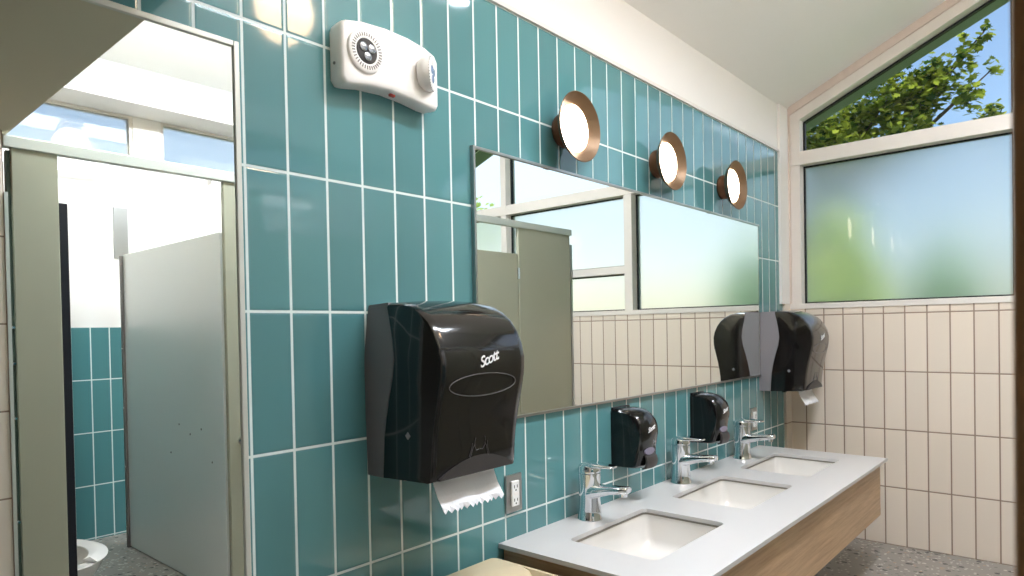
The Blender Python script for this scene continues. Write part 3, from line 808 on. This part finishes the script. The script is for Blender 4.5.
# ------------------------------------------------------------------ waste bin
bn = thing('waste_bin', 'tan plastic waste bin under the foreground towel dispenser beside the counter', 'waste bin', (4.0, -.8, FL))
def rr3(x0, x1, y0, y1, r, z): return [(x, y, z) for x, y in rrect(x0, x1, y0, y1, r, 4)]
b = MB().rings([rr3(3.62, 4.42, -1.45, -.22, .1, FL), rr3(3.50, 4.57, -1.62, -.11, .12, -2.32), rr3(3.47, 4.60, -1.65, -.09, .12, -2.32), rr3(3.47, 4.60, -1.65, -.09, .12, -2.24), rr3(3.50, 4.57, -1.62, -.11, .11, -2.24), rr3(3.55, 4.52, -1.57, -.15, .1, -2.34)])
fin('bin_body', b, 'bin', bn, smooth=40)
b = MB().rings([rr3(3.53, 4.54, -.62, -.125, .06, -2.30), rr3(3.53, 4.535, -.58, -.125, .06, -2.24), rr3(3.56, 4.50, -.50, -.14, .06, -2.195), rr3(3.62, 4.44, -.44, -.18, .05, -2.185)])
fin('bin_lid', b, 'bin', bn, smooth=40)

# ------------------------------------------------------------------ outdoors
fin('ground', MB().box(L + .5, L + 150, -80, 50, FL - .6, FL - .4), 'grass', kind='structure')
def leafcloud(mb, c, r, n, size):
    for _ in range(n):
        while True:
            d = Vector((random.uniform(-1, 1), random.uniform(-1, 1), random.uniform(-1, 1)))
            if .15 < d.length < 1: break
        d = d * (0.55 + .45 * random.random())
        p = Vector((c[0] + d.x * r[0], c[1] + d.y * r[1], c[2] + d.z * r[2]))
        u = Vector((random.gauss(0, 1), random.gauss(0, 1), random.gauss(0, .5))).normalized()
        w_ = u.cross(Vector((random.gauss(0, .5), random.gauss(0, .5), 1))).normalized()
        s_ = size * random.uniform(.6, 1.2)
        # five-pointed leaf outline
        pts = [(0, -.5), (.32, -.35), (.55, -.1), (.28, .0), (.36, .38), (.12, .22), (0, .62), (-.12, .22), (-.36, .38), (-.28, .0), (-.55, -.1), (-.32, -.35)]
        vs = [mb.v(*(p + u * a * s_ + w_ * b_ * s_)) for a, b_ in pts]
        mb.face(vs)
CAM = Vector((0, -4.36648, -.078056))
def tree(base, height, clusters, label, leaf, size, mat='leaf'):
    t_ = thing('tree', label, 'tree', base, 'trees outside the end window')
    tr = MB(); bx_, by_, bz_ = base
    tr.tube([(bx_, by_, bz_), (bx_ + .1, by_ + .1, bz_ + height * .4), (bx_, by_ + .2, bz_ + height * .75), (bx_ + .1, by_, bz_ + height)], .35, 12, .08)
    for c, r, n in clusters:
        m0 = Vector((bx_, by_ + .1, bz_ + height * .5)); m1 = Vector(c)
        tr.tube([tuple(m0), tuple((m0 + m1) / 2 + Vector((0, .1, .35))), tuple(m1)], .11, 7, .02)
    fin('trunk', tr, 'bark', t_, smooth=60)
    lf = MB()
    for c, r, n in clusters: leafcloud(lf, c, r, n, leaf)
    bm = lf.bm; me = bpy.data.meshes.new('foliage')
    org = t_.location
    for v in bm.verts: v.co -= org
    bm.to_mesh(me); bm.free(); me.materials.append(M[mat])
    o = bpy.data.objects.new('foliage', me); col.objects.link(o); o.parent = t_
    return t_
XT = 26.0
cl = []
tree((27.5, 5.5, FL - .4), 11.0, [((26.0, 3.2, 6.9), (1.3, 1.1, 1.0), 570), ((26.5, 2.1, 7.2), (1.3, 1.0, 1.1), 570), ((26, 1.0, 7.6), (1.3, .9, 1.2), 570), ((26.3, .1, 7.6), (1.3, .9, 1.1), 570),
     ((26, -.5, 8.0), (1.1, .7, .9), 285), ((26.2, -1.3, 8.6), (.9, .45, .8), 95), ((26, -1.2, 7.3), (1.0, .6, .7), 133), ((26.4, -1.9, 6.5), (1.0, .6, .45), 114), ((26.0, .3, 6.4), (1.2, 1.0, .8), 456), ((26.2, 1.8, 6.0), (1.3, 1.2, .8), 494), ((26.2, 3.4, 5.9), (1.3, .9, 1.3), 684), ((25.8, 2.6, 6.4), (1.2, 1.0, .9), 475), ((26, -1.75, 9.1), (.5, .3, .4), 30), ((26, -2.0, 7.9), (.6, .3, .3), 26)],
     'maple tree with light green leaves outside the upper pane of the end window', .25, 1)
tree((33, -28.5, FL - .4), 11.0, [((33, -28.5, 7.2), (2.2, 2.4, 2.4), 700), ((32.6, -25.6, 6.6), (2.0, 1.6, 1.6), 350)], 'leafy tree low behind the end window, reflected at the left of wide mirror', .42, 1, 'hedge')
def hedge(c, r, n, label, mat='hedge'):
    lf = MB(); leafcloud(lf, c, r, n, .40)
    for k in range(8): lf.tube([(c[0] + random.uniform(-.5, .5), c[1] + random.uniform(-.6, .6) * r[1], FL - .4), (c[0], c[1] + random.uniform(-.8, .8) * r[1], c[2])], .05, 5)
    bm = lf.bm; me = bpy.data.meshes.new('shrub'); org = P(c[0], c[1], FL - .4)
    for v in bm.verts: v.co -= org
    bm.to_mesh(me); bm.free(); me.materials.append(M[mat])
    o = bpy.data.objects.new('shrub', me); col.objects.link(o); o.location = org; o['label'] = label; o['category'] = 'shrub'
hedge((20.5, 1.1, -.3), (1.1, 1.5, 4.0), 2600, 'yellow-green shrub blurred behind the frosted pane, lower left')
hedge((23.8, -1.0, -1.2), (1.0, 1.6, 4.2), 1700, 'low green shrub blurred behind the middle of the frosted pane', 'leaf2')
hedge((23.0, -4.6, -.6), (1.2, 1.7, 4.6), 1800, 'green shrub blurred behind the frosted pane, toward the right', 'leaf2')

# ------------------------------------------------------------------ sky, sun, camera
w = bpy.data.worlds.new('sky'); bpy.context.scene.world = w; w.use_nodes = True
nt = w.node_tree; nt.nodes.clear()
sk = nt.nodes.new('ShaderNodeTexSky'); sk.sky_type = 'NISHITA'; sk.sun_disc = False
sk.sun_elevation = math.radians(38); sk.sun_rotation = math.radians(132); sk.air_density = 1.0; sk.dust_density = 1.0; sk.ozone_density = 3.5
bg = nt.nodes.new('ShaderNodeBackground'); bg.inputs[1].default_value = 0.115
ou = nt.nodes.new('ShaderNodeOutputWorld')
nt.links.new(sk.outputs[0], bg.inputs[0]); nt.links.new(bg.outputs[0], ou.inputs[0])
sn = bpy.data.lights.new('sun', 'SUN'); sn.energy = 4.5; sn.angle = math.radians(.6); sn.color = (1, .95, .86)
so_ = bpy.data.objects.new('sun', sn); col.objects.link(so_)
dirv = Vector((.55, .35, -.75))     # light travels from over the roof toward the garden
so_.rotation_euler = dirv.to_track_quat('-Z', 'Y').to_euler(); so_.location = (0, 0, 8)

yaw, pit, rol, foc = 0.85090, -0.0140, -0.0186, 665.864
F = Vector((math.sin(yaw) * math.cos(pit), math.cos(yaw) * math.cos(pit), math.sin(pit)))
R0 = Vector((math.cos(yaw), -math.sin(yaw), 0)); U0 = R0.cross(F)
R = R0 * math.cos(rol) + U0 * math.sin(rol); U = -R0 * math.sin(rol) + U0 * math.cos(rol)
cam = bpy.data.cameras.new('camera'); co = bpy.data.objects.new('camera', cam); col.objects.link(co)
loc = P(0, -4.36648, -.078056)
co.matrix_world = Matrix(((R.x, U.x, -F.x, loc.x), (R.y, U.y, -F.y, loc.y), (R.z, U.z, -F.z, loc.z), (0, 0, 0, 1)))
cam.sensor_width = 36; cam.lens = 36 * foc / 1024; cam.shift_y = 50.636 / 1024; cam.clip_start = .02
cam.dof.use_dof = True; cam.dof.focus_distance = 2.2; cam.dof.aperture_fstop = 10
sc = bpy.context.scene; sc.camera = co
sc.view_settings.view_transform = 'Standard'; sc.view_settings.look = 'None'; sc.view_settings.gamma = 1; sc.view_settings.exposure = 0.52
sc.view_settings.use_curve_mapping = False
sc.cycles.use_denoising = True
sc.cycles.max_bounces = 12; sc.cycles.diffuse_bounces = 5; sc.cycles.glossy_bounces = 6; sc.cycles.transmission_bounces = 8; sc.cycles.transparent_max_bounces = 16
sc.cycles.sample_clamp_indirect = 12
